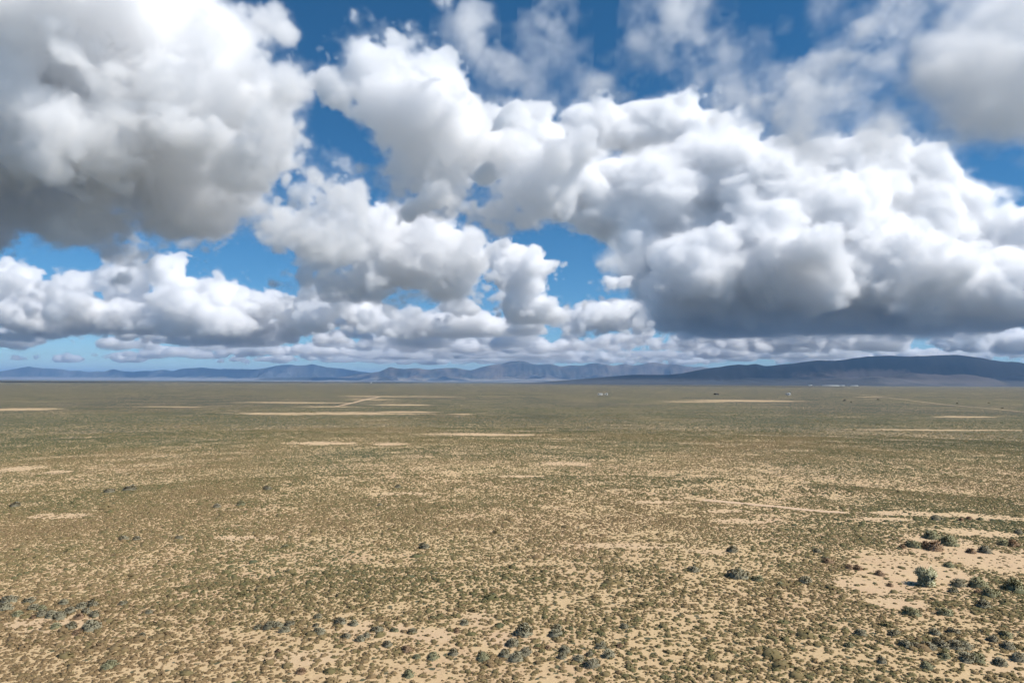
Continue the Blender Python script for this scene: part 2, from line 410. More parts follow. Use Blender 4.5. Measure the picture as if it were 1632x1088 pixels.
rng = np.random.default_rng(4)
def scatter(r0, r1, per, nleaf, seed, half=R(47), grow=1.0):
    c = 1 / math.sqrt(per); k = int(2 * r1 / c)                      # a jittered grid: tufts keep their distance from each other
    gx, gy = np.meshgrid(np.arange(k) * c - r1, np.arange(k // 2 + 1) * c, indexing='ij')
    x, y = (gx + (np.arange(k // 2 + 1)[None] % 2) * 0.5 * c).ravel(), gy.ravel(); r = np.hypot(x, y)
    q = (r > r0 - 1) & (r < r1 + 1) & (np.abs(np.arctan2(x, y)) < half); x, y = x[q], y[q]; n = len(x)
    x = x + (rng.random(n) - 0.5) * 0.95 * c; y = y + (rng.random(n) - 0.5) * 0.95 * c; r = np.hypot(x, y)
    den = np.clip(0.40 + 0.50 * np.clip((r - 50) / 170, 0, 1) + 1.2 * (fb(x, y, 4, 11) - 0.46) + 0.9 * (fb(x, y, 38, 12) - 0.5) + 0.8 * (fb(x, y, 140, 27) - 0.5), 0.05, 1.0) * (1 - bare(x, y) * np.clip(0.3 + r / 250 + 0.45 * (x / np.maximum(y, 1) > 0.5), 0, 0.9))
    den *= np.clip((700 - r) / 470, 0.0, 1) ** 2
    tt = np.min(np.hypot(x[:, None] - TPTS[None, ::8, 0], y[:, None] - TPTS[None, ::8, 1]), 1) if n < 600000 else np.full(n, 9)
    keep = (rng.random(n) < den) & (tt > 1.2)
    x, y, r = x[keep], y[keep], r[keep]; n = len(x)
    m1, m2, nl = nleaf
    forms, fnor = [], []
    for _ in range(28):
        D_ = dome(rng, m1, m2); L_ = tuft_mesh(rng, nl, 1.0, 0.72, 0.42) if nl else np.zeros((0, 3, 3))
        forms.append(np.concatenate([D_, L_])); fnor.append(np.concatenate([D_, np.repeat(L_.mean(1)[:, None], 3, 1)]) * (1, 1, 0.9) + (0, 0, 0.38))
    forms, fnor = np.stack(forms), np.stack(fnor); nleaf = forms.shape[1]
    pick = rng.integers(0, 28, n); f = forms[pick].copy()
    s = grow * TUFT_R * np.exp(rng.normal(0, 0.42, n)); sx_ = s * (0.85 + 0.75 * rng.random(n)); sy_ = s * (0.75 + 0.4 * rng.random(n))
    ro = rng.random(n) * np.pi
    px_, py_ = f[..., 0] * sx_[:, None, None], f[..., 1] * sy_[:, None, None]
    c, sn = np.cos(ro)[:, None, None], np.sin(ro)[:, None, None]
    z = relief(x, y)
    nz = fnor[pick]
    nx_, ny_ = nz[..., 0], nz[..., 1]
    nor = np.stack([nx_ * c - ny_ * sn, nx_ * sn + ny_ * c, nz[..., 2]], -1)
    nor = (nor / np.linalg.norm(nor, axis=-1, keepdims=True)).reshape(-1, 3)
    V = np.stack([px_ * c - py_ * sn + x[:, None, None], px_ * sn + py_ * c + y[:, None, None], f[..., 2] * s[:, None, None] * 0.7 + z[:, None, None]], -1).reshape(-1, 3)
    tint = np.clip(0.22 + 0.42 * np.clip((r - 50) / 200, 0, 1) + 0.9 * (fb(x, y, 30, 15) - 0.5) + 0.8 * (fb(x, y, 140, 25) - 0.5) + rng.normal(0.08, 0.17, n), 0, 1)
    tint = np.repeat(tint, nleaf * 3) + rng.normal(0, 0.05, n * nleaf * 3)
    return V, tint, n, nor
parts = [scatter(24, 75, TUFT_N, (6, 9, 26), 1), scatter(75, 150, TUFT_N, (5, 7, 8), 2), scatter(150, 300, TUFT_N * 0.6, (0, 6, 2), 3, grow=1.15), scatter(300, 700, 2.0, (0, 4, 0), 5, grow=1.6)]
V = np.concatenate([p[0] for p in parts]); tint = np.concatenate([p[1] for p in parts])
print('tufts', [p[2] for p in parts], 'faces', len(V) // 3, round(time.time() - T0, 1), flush=True)
tag(mesh_obj('scrub_ground_cover', V, [np.arange(len(V)).reshape(-1, 3)], leaf_mat, tint=tint, nor=np.concatenate([p[3] for p in parts])),
    'low olive and brown scrub tufts dotted all over the tan plain', 'ground cover', kind='stuff')

# ------------------------------------------------------------------ mountains
RIDGES = {
 'left': (33000, [(-260, 588), (-160, 583), (-60, 590), (0, 591), (20, 588), (47, 584), (67, 587), (100, 588), (110, 591), (167, 592), (180, 589), (213, 592), (260, 589), (277, 591), (293, 587), (320, 586), (353, 588), (387, 587), (400, 588), (433, 585), (460, 581), (497, 581), (520, 585), (544, 586), (570, 591), (610, 596), (650, 603)]),
 'centre': (27000, [(520, 603), (560, 598), (604, 592), (622, 584.5), (644, 587), (670, 587), (684, 589), (710, 587), (731, 587), (751, 589), (771, 585), (801, 580), (814, 576), (834, 576), (854, 581), (877, 580), (904, 583), (927, 584), (944, 579.5), (964, 581), (987, 581), (1011, 582), (1037, 578.5), (1064, 579), (1088, 582), (1110, 584), (1135, 587), (1165, 592), (1200, 600), (1240, 606)]),
 'right': (8500, [(800, 611), (850, 609.3), (900, 605.5), (950, 601.5), (1007, 597), (1060, 596), (1088, 594.5), (1121, 589), (1150, 585.5), (1178, 582), (1190, 583), (1205, 581.5), (1221, 584), (1255, 581), (1305, 573.5), (1330, 572), (1355, 571), (1388, 570), (1421, 567), (1450, 568), (1481, 566.5), (1521, 567), (1555, 569), (1588, 573), (1632, 578), (1700, 584), (1790, 590), (1900, 600), (1960, 610)]),
 'knoll': (23500, [(600, 606), (606, 602.6), (613, 601.3), (619, 602.2), (627, 606)]),
 'low': (26000, [(400, 606), (425, 602), (470, 601.2), (520, 600.5), (575, 603), (600, 607)]),
}
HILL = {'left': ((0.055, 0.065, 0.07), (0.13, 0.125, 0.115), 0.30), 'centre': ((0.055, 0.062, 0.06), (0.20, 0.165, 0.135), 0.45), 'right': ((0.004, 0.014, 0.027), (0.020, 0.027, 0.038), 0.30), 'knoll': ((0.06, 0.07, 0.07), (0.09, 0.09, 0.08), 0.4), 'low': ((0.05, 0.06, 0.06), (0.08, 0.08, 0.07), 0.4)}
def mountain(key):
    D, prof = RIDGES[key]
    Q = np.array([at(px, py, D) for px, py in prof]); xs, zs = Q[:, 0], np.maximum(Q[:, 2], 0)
    nx = int((xs[-1] - xs[0]) / (D / FPX) * 0.8); nx = min(max(nx, 30), 900)
    x = np.linspace(xs[0], xs[-1], nx); z = np.interp(x, xs, zs)
    top = zs.max(); z = np.maximum(z + (fb(x, x * 0 + 3, 520, 31, 5) - 0.5) * 0.22 * top * np.clip(z / top, 0, 1), 0)
    fr = min(9000, (6 if key == 'right' else 14) * top); v = np.concatenate([-np.geomspace(fr, 60, 46), [0], np.geomspace(60, fr * 0.7, 14)])
    XX, VV = np.meshgrid(x, v, indexing='ij'); ZZ = z[:, None] * np.ones_like(VV)
    slope = np.clip(1 + VV / (3.6 * top), 0, 1) ** 1.25 * (VV <= 0) + np.clip(1 - VV / (5 * top), 0, 1) * (VV > 0)
    fan = np.clip(1 + VV / fr, 0, 1) ** 1.6 * 0.13 * (VV <= 0)
    gul = np.abs(fb(XX + 0.35 * VV * np.sin(XX / 1900.0), VV * 0.55, 900, 40, 5) - 0.5) * 2
    m = np.clip(-VV / (0.35 * top), 0, 1) * np.clip(slope * 3, 0, 1)
    ZZ = ZZ * np.maximum(slope * (1 - 0.8 * (1 - gul) * m), fan)
    if key == 'right':                                              # foothills in front of the long ridge
        for px, py, w, dv in ((1400, 597, 900, 3300), (1470, 590, 1100, 2600), (1530, 594, 900, 2800), (1340, 601, 700, 3000)):
            w *= 0.47; dv *= 0.47; c = at(px, py, D - dv); b = np.exp(-((XX - c[0]) / w) ** 2 - ((VV + dv) / 235) ** 2) * c[2] * (0.8 + 0.5 * gul)
            ZZ = np.maximum(ZZ, b)
    V = np.stack([XX, VV + D, ZZ - 1.5], -1).reshape(-1, 3); nv = len(v)
    i, j = np.meshgrid(np.arange(nx - 1), np.arange(nv - 1), indexing='ij')
    F = np.stack([i * nv + j, (i + 1) * nv + j, (i + 1) * nv + j + 1, i * nv + j + 1], -1).reshape(-1, 4)
    a, b, k_ = HILL[key]
    k = N('mountain_' + key); p = k.pos(); s = k.n('SeparateXYZ'); k.put(s.inputs[0], p)
    q = k.noise(p, 0.0011, 6, 0.6); q2 = k.noise(p, 0.004, 5, 0.6)
    col = k.mix(k.ramp(k.math('ADD', q, k.math('MULTIPLY', q2, 0.4)), 0.55, 0.85), a, b)
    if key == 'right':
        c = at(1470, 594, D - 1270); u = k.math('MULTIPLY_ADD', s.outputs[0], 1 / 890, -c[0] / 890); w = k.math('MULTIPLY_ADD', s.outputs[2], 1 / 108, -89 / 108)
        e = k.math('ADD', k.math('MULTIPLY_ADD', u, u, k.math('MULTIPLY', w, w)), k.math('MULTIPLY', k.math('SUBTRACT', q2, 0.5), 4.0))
        col = k.mix(k.ramp(e, 1.3, 0.2, 0, 0.5), col, (0.14, 0.12, 0.115))  # sunlit patch at the shadowed mountain's foot, painted into the colour
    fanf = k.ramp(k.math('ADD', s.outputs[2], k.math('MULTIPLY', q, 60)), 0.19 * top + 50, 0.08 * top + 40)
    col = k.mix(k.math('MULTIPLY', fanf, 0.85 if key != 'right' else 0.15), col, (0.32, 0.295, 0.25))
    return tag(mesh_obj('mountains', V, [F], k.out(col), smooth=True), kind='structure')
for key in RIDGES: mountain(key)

# ------------------------------------------------------------------ haze over the plain, below the clouds
HZ = bpy.data.materials.new('haze_air'); HZ.use_nodes = True; nt = HZ.node_tree; nt.nodes.clear()
ho = nt.nodes.new('ShaderNodeOutputMaterial'); hv = nt.nodes.new('ShaderNodeVolumePrincipled')
hv.inputs['Color'].default_value = (*HAZE_COL, 1); hv.inputs['Density'].default_value = HAZE_D; hv.inputs['Anisotropy'].default_value = 0.0
nt.links.new(hv.outputs[0], ho.inputs['Volume'])
tag(boxes('haze', [(-80000, 80000, -80000, 80000, -4, 870)], HZ), 'thin blue haze over the far plain', 'haze', kind='stuff')

# ------------------------------------------------------------------ shrubs that stand out from the ground cover
def shrub_mat(name, a, b):
    k = N(name); return k.out(k.mix(k.attr('tint'), a, b))
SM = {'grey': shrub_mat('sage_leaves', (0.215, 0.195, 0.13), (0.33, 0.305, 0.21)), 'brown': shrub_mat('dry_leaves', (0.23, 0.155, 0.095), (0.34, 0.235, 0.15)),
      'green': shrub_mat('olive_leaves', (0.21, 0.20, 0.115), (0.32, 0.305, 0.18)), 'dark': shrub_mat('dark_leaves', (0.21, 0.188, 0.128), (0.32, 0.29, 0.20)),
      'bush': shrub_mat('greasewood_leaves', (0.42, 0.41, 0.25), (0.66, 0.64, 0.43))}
WOOD = paint('grey_wood', (0.16, 0.12, 0.085), 0.9, 0.2, 8)
def shrub_form(rng, n=800):
    lobes = rng.integers(3, 6); P = []
    for q in range(lobes):
        a = rng.random() * 6.28; off = 0.5 * np.sqrt(rng.random()) if q else 0
        core = dome(rng, 7, 10, 0.66) * 0.6; core[..., 0] += off * np.cos(a); core[..., 1] += off * np.sin(a); P.append(core)
        T = tuft_mesh(rng, n // lobes, 0.62 + 0.2 * rng.random(), 0.6 + 0.3 * rng.random(), 0.135, 0.7)
        T[..., 0] += off * np.cos(a); T[..., 1] += off * np.sin(a); P.append(T)
    T = np.concatenate(P); V = T.reshape(-1, 3)
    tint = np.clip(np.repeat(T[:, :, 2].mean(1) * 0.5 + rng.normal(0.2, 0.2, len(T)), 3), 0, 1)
    S = []                                                          # a few bare stems at the foot
    for q in range(9):
        a = rng.random() * 6.28; e = np.array([np.cos(a) * 0.5, np.sin(a) * 0.5, 0.45]); s = np.array([-np.sin(a), np.cos(a), 0]) * 0.018
        S += [[-s, s, e], [np.array([0, 0, -.03]), np.array([0, 0, .03]), e]]
    S = np.array(S).reshape(-1, 3)
    nor = V * (1, 1, 0.9) + (0, 0, 0.35); nor = np.concatenate([nor, np.tile((0.0, -0.3, 1.0), (len(S), 1))]); nor /= np.linalg.norm(nor, axis=1)[:, None]
    V = np.concatenate([V, S]); tint = np.concatenate([tint, np.zeros(len(S))])
    return V, tint, nor
FORMS = [shrub_form(np.random.default_rng(50 + k)) for k in range(7)]
PROTO = {}
ORD = ['leftmost', 'second from left', 'third from left', 'fourth from left', 'fifth from left', 'sixth from left', 'seventh from left', 'eighth from left', 'ninth from left', 'tenth from left']
LOOK = {'grey': 'grey-green', 'brown': 'reddish brown', 'green': 'olive green', 'dark': 'dark grey'}
def plant_shrub(px, py, w, kind, label, group, k, tall=0.5):
    base = ground(px, py + w * tall * 0.32); d = np.hypot(base[0], base[1]); r = 0.5 * w * np.hypot(d, CAM_H) / FPX
    key = (kind, k % 7)
    if key not in PROTO:
        V, t, nv = FORMS[k % 7]
        PROTO[key] = mesh_obj('shrub', V, [np.arange(len(V)).reshape(-1, 3)], SM[kind], tint=t, nor=nv); o = PROTO[key]
    else:
        o = PROTO[key].copy(); COL.objects.link(o)
    o.location = (base[0], base[1], float(relief(base[0], base[1])) - 0.02); o.rotation_euler = (0, 0, k * 1.7); o.scale = (r * 1.12, r * 1.12, r * 1.35 * tall / 0.62)
    tag(o, label, 'shrub', group)
CLUSTERS = [
 ('in the upper row of the left-edge thicket', 'shrubs of the left-edge thicket', [(15, 950, 17, 'grey'), (45, 952, 14, 'grey'), (102, 954, 13, 'grey'), (127, 960, 15, 'grey'), (148, 957, 17, 'dark')]),
 ('in the middle row of the left-edge thicket', 'shrubs of the left-edge thicket', [(7, 962, 19, 'grey'), (51, 963, 16, 'grey'), (66, 963, 13, 'green'), (111, 966, 14, 'dark'), (139, 968, 14, 'dark')]),
 ('along the bottom of the left-edge thicket', 'shrubs of the left-edge thicket', [(26, 972, 14, 'green'), (53, 977, 9, 'brown'), (67, 972, 15, 'dark'), (81, 973, 17, 'grey'), (96, 975, 18, 'grey'), (127, 975, 15, 'brown'), (153, 972, 14, 'grey')]),
 ('just below the left-edge thicket', 'shrubs below the left-edge thicket', [(88, 990, 14, 'green'), (112, 991, 18, 'grey'), (123, 1000, 12, 'brown'), (145, 990, 25, 'grey')]),
 ('scattered right of the left-edge thicket', 'shrubs right of the left-edge thicket', [(174, 1054, 20, 'green'), (197, 955, 12, 'grey'), (228, 1004, 10, 'grey'), (238, 968, 11, 'dark')]),
 ('in the five-strong clump left of centre', 'shrubs of the clump left of centre', [(410, 994, 14, 'grey'), (430, 992, 19, 'grey'), (444, 991, 15, 'grey'), (453, 999, 15, 'grey'), (463, 989, 14, 'dark')]),
 ('in the pair right of the five-strong clump', 'paired shrubs right of the clump', [(504, 993, 10, 'grey'), (510, 1002, 19, 'grey')]),
 ('in the upper loose row left of centre', 'shrubs of the upper loose row', [(505, 979, 14, 'grey'), (542, 987, 17, 'dark'), (565, 990, 15, 'grey'), (601, 1000, 16, 'grey'), (629, 1001, 12, 'green'), (657, 1004, 15, 'grey')]),
 ('in the lower loose row left of centre', 'shrubs of the lower loose row', [(554, 1010, 14, 'dark'), (573, 1014, 18, 'grey'), (584, 1009, 12, 'grey'), (619, 1023, 16, 'dark'), (648, 1031, 16, 'brown')]),
 ('along the bottom edge left of centre', 'shrubs along the bottom edge', [(444, 1033, 10, 'brown'), (478, 1066, 16, 'brown'), (654, 1070, 19, 'green')]),
 ('in the row left of the big central clump', 'shrubs left of the central clump', [(664, 1042, 14, 'green'), (690, 1042, 19, 'green'), (724, 1037, 17, 'dark'), (770, 1043, 21, 'green')]),
 ('in the pair above that central row', 'paired shrubs above the central row', [(728, 1003, 12, 'brown'), (738, 991, 15, 'grey')]),
 ('in the big clump at bottom centre', 'shrubs of the bottom centre clump', [(806, 1040, 20, 'grey'), (817, 1021, 24, 'dark'), (823, 1044, 24, 'grey'), (836, 1005, 32, 'grey'), (838, 1036, 20, 'dark'), (886, 1006, 26, 'grey')]),
 ('in the group right of bottom centre', 'shrubs right of bottom centre', [(872, 1029, 10, 'brown'), (896, 1044, 16, 'grey'), (901, 1033, 21, 'grey'), (922, 1047, 17, 'grey'), (939, 1041, 14, 'dark'), (944, 1055, 23, 'dark'), (957, 1028, 17, 'grey'), (968, 1040, 21, 'grey')]),
 ('right of the bottom centre group', 'lone shrubs right of bottom centre', [(986, 1028, 11, 'brown'), (996, 998, 15, 'grey')]),
 ('on the sandy middle slope', 'shrubs on the sandy middle slope', [(1106, 911, 16, 'dark'), (1166, 879, 18, 'dark'), (1177, 918, 28, 'grey'), (1206, 924, 16, 'green'), (1243, 931, 10, 'green'), (1281, 926, 19, 'grey'), (1303, 880, 13, 'grey'), (1319, 896, 15, 'brown')]),
 ('in the brown row above the lone bush', 'shrubs above the lone green bush', [(1437, 873, 10, 'brown'), (1456, 870, 19, 'green'), (1483, 872, 25, 'brown'), (1513, 865, 24, 'green')]),
 ('left of the lone green bush', 'shrubs left of the lone green bush', [(1351, 905, 13, 'brown'), (1368, 907, 14, 'brown'), (1402, 915, 13, 'brown'), (1417, 932, 10, 'brown')]),
 ('on the bare sand right of the lone bush', 'shrubs on the bare sand', [(1512, 901, 13, 'green'), (1547, 879, 13, 'brown'), (1572, 878, 17, 'dark'), (1597, 866, 15, 'green'), (1615, 868, 18, 'brown'), (1624, 847, 11, 'dark')]),
 ('beside the pale sandy strip', 'shrubs beside the pale strip', [(1483, 855, 22, 'green'), (1492, 826, 14, 'dark'), (1532, 827, 9, 'brown'), (1546, 825, 9, 'brown'), (1562, 825, 8, 'green')]),
 ('in the loose group below the lone bush', 'shrubs below the lone green bush', [(1519, 941, 15, 'grey'), (1529, 931, 19, 'grey'), (1558, 931, 24, 'green'), (1559, 944, 10, 'brown'), (1581, 947, 22, 'green'), (1621, 938, 26, 'green')]),
 ('in the upper row of the bottom right scrub', 'shrubs of the bottom right scrub', [(1372, 1008, 16, 'grey'), (1423, 1009, 17, 'grey'), (1452, 976, 20, 'green'), (1491, 1007, 15, 'grey'), (1505, 976, 18, 'green'), (1521, 1006, 15, 'dark'), (1568, 965, 20, 'grey'), (1605, 1011, 15, 'green')]),
 ('in the dark row of the bottom right scrub', 'shrubs of the bottom right scrub', [(1351, 1028, 14, 'green'), (1443, 1027, 17, 'grey'), (1461, 1029, 13, 'dark'), (1480, 1029, 17, 'dark'), (1500, 1027, 21, 'dark'), (1522, 1029, 21, 'dark'), (1542, 1029, 18, 'grey'), (1581, 1017, 16, 'dark'), (1606, 1028, 17, 'dark')]),
 ('in the lowest row of the bottom right scrub', 'shrubs of the bottom right scrub', [(1407, 1054, 15, 'dark'), (1477, 1061, 16, 'green'), (1507, 1044, 15, 'green'), (1537, 1048, 22, 'grey'), (1561, 1050, 22, 'green'), (1594, 1053, 20, 'grey'), (1624, 1046, 20, 'dark')]),
 ('in the far left scrub', 'shrubs in the far left scrub', [(23, 803, 15, 'dark'), (175, 781, 14, 'dark'), (206, 777, 18, 'dark'), (345, 806, 14, 'dark'), (382, 803, 15, 'green'), (427, 778, 16, 'dark')]),
 ('in the middle distance scrub', 'shrubs in the middle distance', [(197, 856, 14, 'grey'), (216, 857, 14, 'dark'), (285, 855, 12, 'dark'), (454, 868, 12, 'green'), (605, 804, 9, 'dark'), (633, 776, 12, 'dark'), (677, 870, 22, 'grey')]),
]
kk = 0
for phrase, grp, items in CLUSTERS:
    items = sorted(items); top = max(i[2] for i in items)
    for q, (px, py, w, kind) in enumerate(items):
        size = 'big ' if w >= 24 else ('tiny ' if w <= 10 else '')
        plant_shrub(px, py, w * (0.85 if py < 872 and px < 700 else 1), kind, f'{size}{LOOK[kind]} shrub, {ORD[q]} {phrase}', grp, kk); kk += 1

# the lone green bush on the sandy rise
def tube(pts, r0, r1, sides=6):
    V, F = [], []
    pts = np.array(pts, float)
    for k, p in enumerate(pts):
        d = pts[min(k + 1, len(pts) - 1)] - pts[max(k - 1, 0)]; d /= np.linalg.norm(d); a = np.cross(d, [0.3, 0.9, 0.1]); a /= np.linalg.norm(a); b = np.cross(d, a)
        r = r0 + (r1 - r0) * k / (len(pts) - 1)
        V += [p + r * (a * np.cos(t) + b * np.sin(t)) for t in np.arange(sides) * 2 * np.pi / sides]
    for k in range(len(pts) - 1):
        for s in range(sides): F.append([k * sides + s, k * sides + (s + 1) % sides, (k + 1) * sides + (s + 1) % sides, (k + 1) * sides + s])
    return np.array(V), np.array(F)
bp = ground(1477, 933); bd = np.hypot(np.hypot(bp[0], bp[1]), CAM_H); bw = 22 * bd / FPX; bh = 24 * bd / FPX / math.cos(math.atan2(CAM_H, np.hypot(bp[0], bp[1])))
bush = empty('bush', (bp[0], bp[1], float(relief(bp[0], bp[1]))), 0.4)
tag(bush, 'tall feathery grey-green bush casting a dark shadow on bare sand', 'bush')
rng = np.random.default_rng(8); SV, SF, LV, LT = [], [], [], []
for q in range(64):
    a = rng.random() * 6.28; lean = 0.06 + 0.52 * np.sqrt(rng.random()); L = bh * (0.72 + 0.32 * rng.random()) * (1 - 0.75 * max(0, lean - 0.2))
    t = np.linspace(0, 1, 6)[:, None]; d = np.array([np.cos(a), np.sin(a), 0])
    pts = d * (bw * lean * (0.25 * t + 0.75 * t ** 1.3)) + np.array([0, 0, 1]) * L * t + rng.normal(0, 0.015, (6, 3)) * t + d * 0.05
    v, f = tube(pts, 0.016, 0.004, 4); SF.append(f + sum(len(x) for x in SV)); SV.append(v)
    for m in range(80):
        u = 0.06 + 0.94 * rng.random() ** 0.9; k = int(u * 4.99); c = pts[k] + (pts[k + 1] - pts[k]) * (u * 5 - k if k < 5 else 0) + rng.normal(0, 0.075, 3)
        dd = d * 0.5 + np.array([0, 0, 0.9]) + rng.normal(0, 0.5, 3); dd /= np.linalg.norm(dd); s = np.cross(dd, rng.normal(0, 1, 3)); s /= np.linalg.norm(s)
        l = 0.13 + 0.09 * rng.random(); LV += [c - s * l * 0.27, c + s * l * 0.27, c + dd * l]; LT += [min(1, max(0, rng.normal(0.45, 0.25)))] * 3
mesh_obj('stems', np.concatenate(SV), [np.concatenate(SF)], WOOD, bush)
T = tuft_mesh(rng, 1500, bw * 0.46, bh * 0.74, 0.16, 1.3); T[..., 2] += 0.06    # the body of the crown, round the stems
LV = np.concatenate([np.array(LV), T.reshape(-1, 3)]); LT = np.concatenate([np.array(LT), np.repeat(np.clip(rng.normal(0.5, 0.25, len(T)), 0, 1), 3)])
C3 = np.repeat(LV.reshape(-1, 3, 3).mean(1), 3, 0); nor = C3 / (bw * 0.5, bw * 0.5, bh) * (1, 1, 0.8) + (0, 0, 0.15) + np.repeat(rng.normal(0, 0.25, (len(C3) // 3, 3)), 3, 0); nor /= np.linalg.norm(nor, axis=1)[:, None]
mesh_obj('foliage', LV, [np.arange(len(LV)).reshape(-1, 3)], SM['bush'], bush, tint=LT, nor=nor)
# dark bushes far out on the plain
for k, (px, py, w, lab) in enumerate([(1346, 638, 6, 'low dark bush below the branching of the far track'), (1357, 641, 4.5, 'dark round bush just right of the low dark bush below the track'), (1400, 636.5, 4.5, 'dark bush touching the lower side of the far track'),
        (1525, 642.5, 4, 'dark bush above the far track, left of its twin'), (1576, 642, 3.5, 'dark bush above the far track, right of its twin'), (1597, 650.5, 4.5, 'dark bush standing just above the track near the right edge')]):
    plant_shrub(px, py, w * 0.75, 'dark', lab, 'dark bushes by the far track', k + 3, 0.6)

# ------------------------------------------------------------------ buildings far out
WHITE = paint('white_painted_sheet', (0.80, 0.79, 0.76), 0.45, 0.05, 1.5); ROOFW = paint('pale_roof_sheet', (0.70, 0.70, 0.68), 0.4, 0.08, 1.5); BROWN = paint('weathered_boards', (0.07, 0.055, 0.04), 0.85, 0.25, 3)
RUST = paint('dark_rusty_sheet', (0.075, 0.06, 0.05), 0.7, 0.3, 2); GREY = paint('grey_sheet', (0.33, 0.33, 0.31), 0.5, 0.1, 2); GLASS = paint('dark_window_glass', (0.03, 0.035, 0.04), 0.1, 0.1, 2); RUB = paint('black_rubber', (0.02, 0.02, 0.02), 0.8, 0.1, 5)
DOORM = paint('grey_door', (0.28, 0.27, 0.25), 0.6, 0.1, 2)
def gable(name, w, d, h, e, mat, parent, over=0.2):
    """a pitched roof sheet, its ridge along x"""
    x, y = w / 2 + over, d / 2 + over; t = 0.09
    V = [(-x, -y, h), (x, -y, h), (x, 0, h + e), (-x, 0, h + e), (x, y, h), (-x, y, h)]; V += [(a, b, c - t) for a, b, c in V]
    F = [[0, 1, 2, 3], [3, 2, 4, 5], [7, 6, 9, 8], [8, 9, 11, 10], [0, 6, 7, 1], [4, 10, 11, 5], [1, 7, 8, 2], [2, 8, 10, 4], [3, 9, 6, 0], [5, 11, 9, 3]]
    return mesh_obj(name, V, [F], mat, parent)
def house(name, px, py, wpx, hpx, depth, label, cat, wall, roof, group=None, doors=((0.1, 1.0),), windows=(-0.3, 0.35), pitch=0.16, rz=0.0):
    p = ground(px, py); d = p[1]; w = wpx * d / FPX; h = hpx * d / FPX
    r = empty(name, (p[0], p[1], 0), rz); tag(r, label, cat, group); e = h * pitch; hw = h - e
    V = [(-w / 2, -depth / 2, 0), (w / 2, -depth / 2, 0), (w / 2, depth / 2, 0), (-w / 2, depth / 2, 0), (-w / 2, -depth / 2, hw), (w / 2, -depth / 2, hw), (w / 2, depth / 2, hw), (-w / 2, depth / 2, hw), (-w / 2, 0, hw + e - 0.1), (w / 2, 0, hw + e - 0.1)]
    mesh_obj('wall', V, [[[0, 1, 5, 4], [2, 3, 7, 6]], [[1, 2, 6, 9, 5], [3, 0, 4, 8, 7]]], wall, r)
    gable('roof', w, depth, hw, e, roof, r)
    for dx, dw in doors: boxes('door', [(dx * w - dw / 2, dx * w + dw / 2, -depth / 2 - 0.06, -depth / 2 - 0.003, 0, min(2.0, hw * 0.85))], DOORM, r)
    for q in windows: boxes('window', [(q * w - 0.45, q * w + 0.45, -depth / 2 - 0.04, -depth / 2 - 0.003, hw * 0.45, hw * 0.75)], GLASS, r)
    return r, w, h, d
house('house', 956.5, 629.4, 6.8, 2.7, 4.0, 'long low white house, left of the grey tank and white shed', 'house', WHITE, ROOFW, doors=((0.12, 0.9),), windows=(-0.28, 0.34))
house('shed', 967, 629.3, 3.0, 2.7, 3.0, 'small white shed at the right end of the white homestead', 'shed', WHITE, ROOFW, doors=((0.0, 0.9),), windows=())
# the grey tank between them
p = ground(962.8, 629.4); tank = empty('water_tank', (p[0], p[1], 0)); tag(tank, 'small grey water tank between the long white house and the white shed', 'tank')
def drum(r, z0, z1, name, mat, parent, top=0.0):
    s = 20; a = np.arange(s) * 2 * np.pi / s; V = [(r * math.cos(t), r * math.sin(t), z0) for t in a] + [(r * math.cos(t), r * math.sin(t), z1) for t in a] + [(0, 0, z1 + top)]
    F = [[k, (k + 1) % s, s + (k + 1) % s, s + k] for k in range(s)]; T = [[s + k, s + (k + 1) % s, 2 * s] for k in range(s)]
    return mesh_obj(name, V, [F, T], mat, parent)
drum(1.1, 0.25, 1.9, 'drum', GREY, tank, 0.3); boxes('stand', [(-1.2, 1.2, -1.2, 1.2, 0, 0.25)], RUST, tank); drum(0.28, 2.06, 2.32, 'lid', RUST, tank, 0.05)
house('cabin', 1257.3, 629.2, 3.4, 3.1, 4.0, 'bright white cabin alone on the plain above the pale bare strip', 'cabin', WHITE, ROOFW, doors=((-0.2, 0.9),), windows=(0.25,))
house('outbuilding', 1253.6, 629.1, 3.2, 2.2, 3.0, 'low off-white outbuilding joined to the left of the bright white cabin', 'outbuilding', GREY, ROOFW, doors=((0.1, 0.9),), windows=())
house('barn', 1141.5, 628.9, 6.6, 2.5, 5.0, 'low dark brown barn above the left end of the pale bare strip', 'barn', BROWN, RUST, doors=((0.0, 2.4),), windows=(), pitch=0.3)
for px, py, w, h, lab in [(1324, 614.7, 25, 1.1, 'longest white shed of the far settlement under the dark mountain'), (1342, 614.7, 6, 1.0, 'short white shed just right of the longest far white shed'), (1362, 614.9, 9, 1.0, 'white shed at the right end of the far settlement'), (1291.5, 614.4, 3, 1.3, 'small white block standing apart, left of the far settlement')]:
    house('white_shed', px, py, w, h, 30.0, lab, 'shed', WHITE, ROOFW, 'far white sheds under the mountain', doors=((0.2, 5.0),), windows=())
house('white_silo_building', 591.5, 611.0, 1.5, 2.0, 10.0, 'tiny white building on the dark line before the far blue mountains', 'building', WHITE, ROOFW, doors=((0.1, 3.0),), windows=())

BASE = 1120.0
K = 1000.0
def km(L, D): return [(*p[:4], (p[4] if len(p) > 4 else D) * K) for p in L]
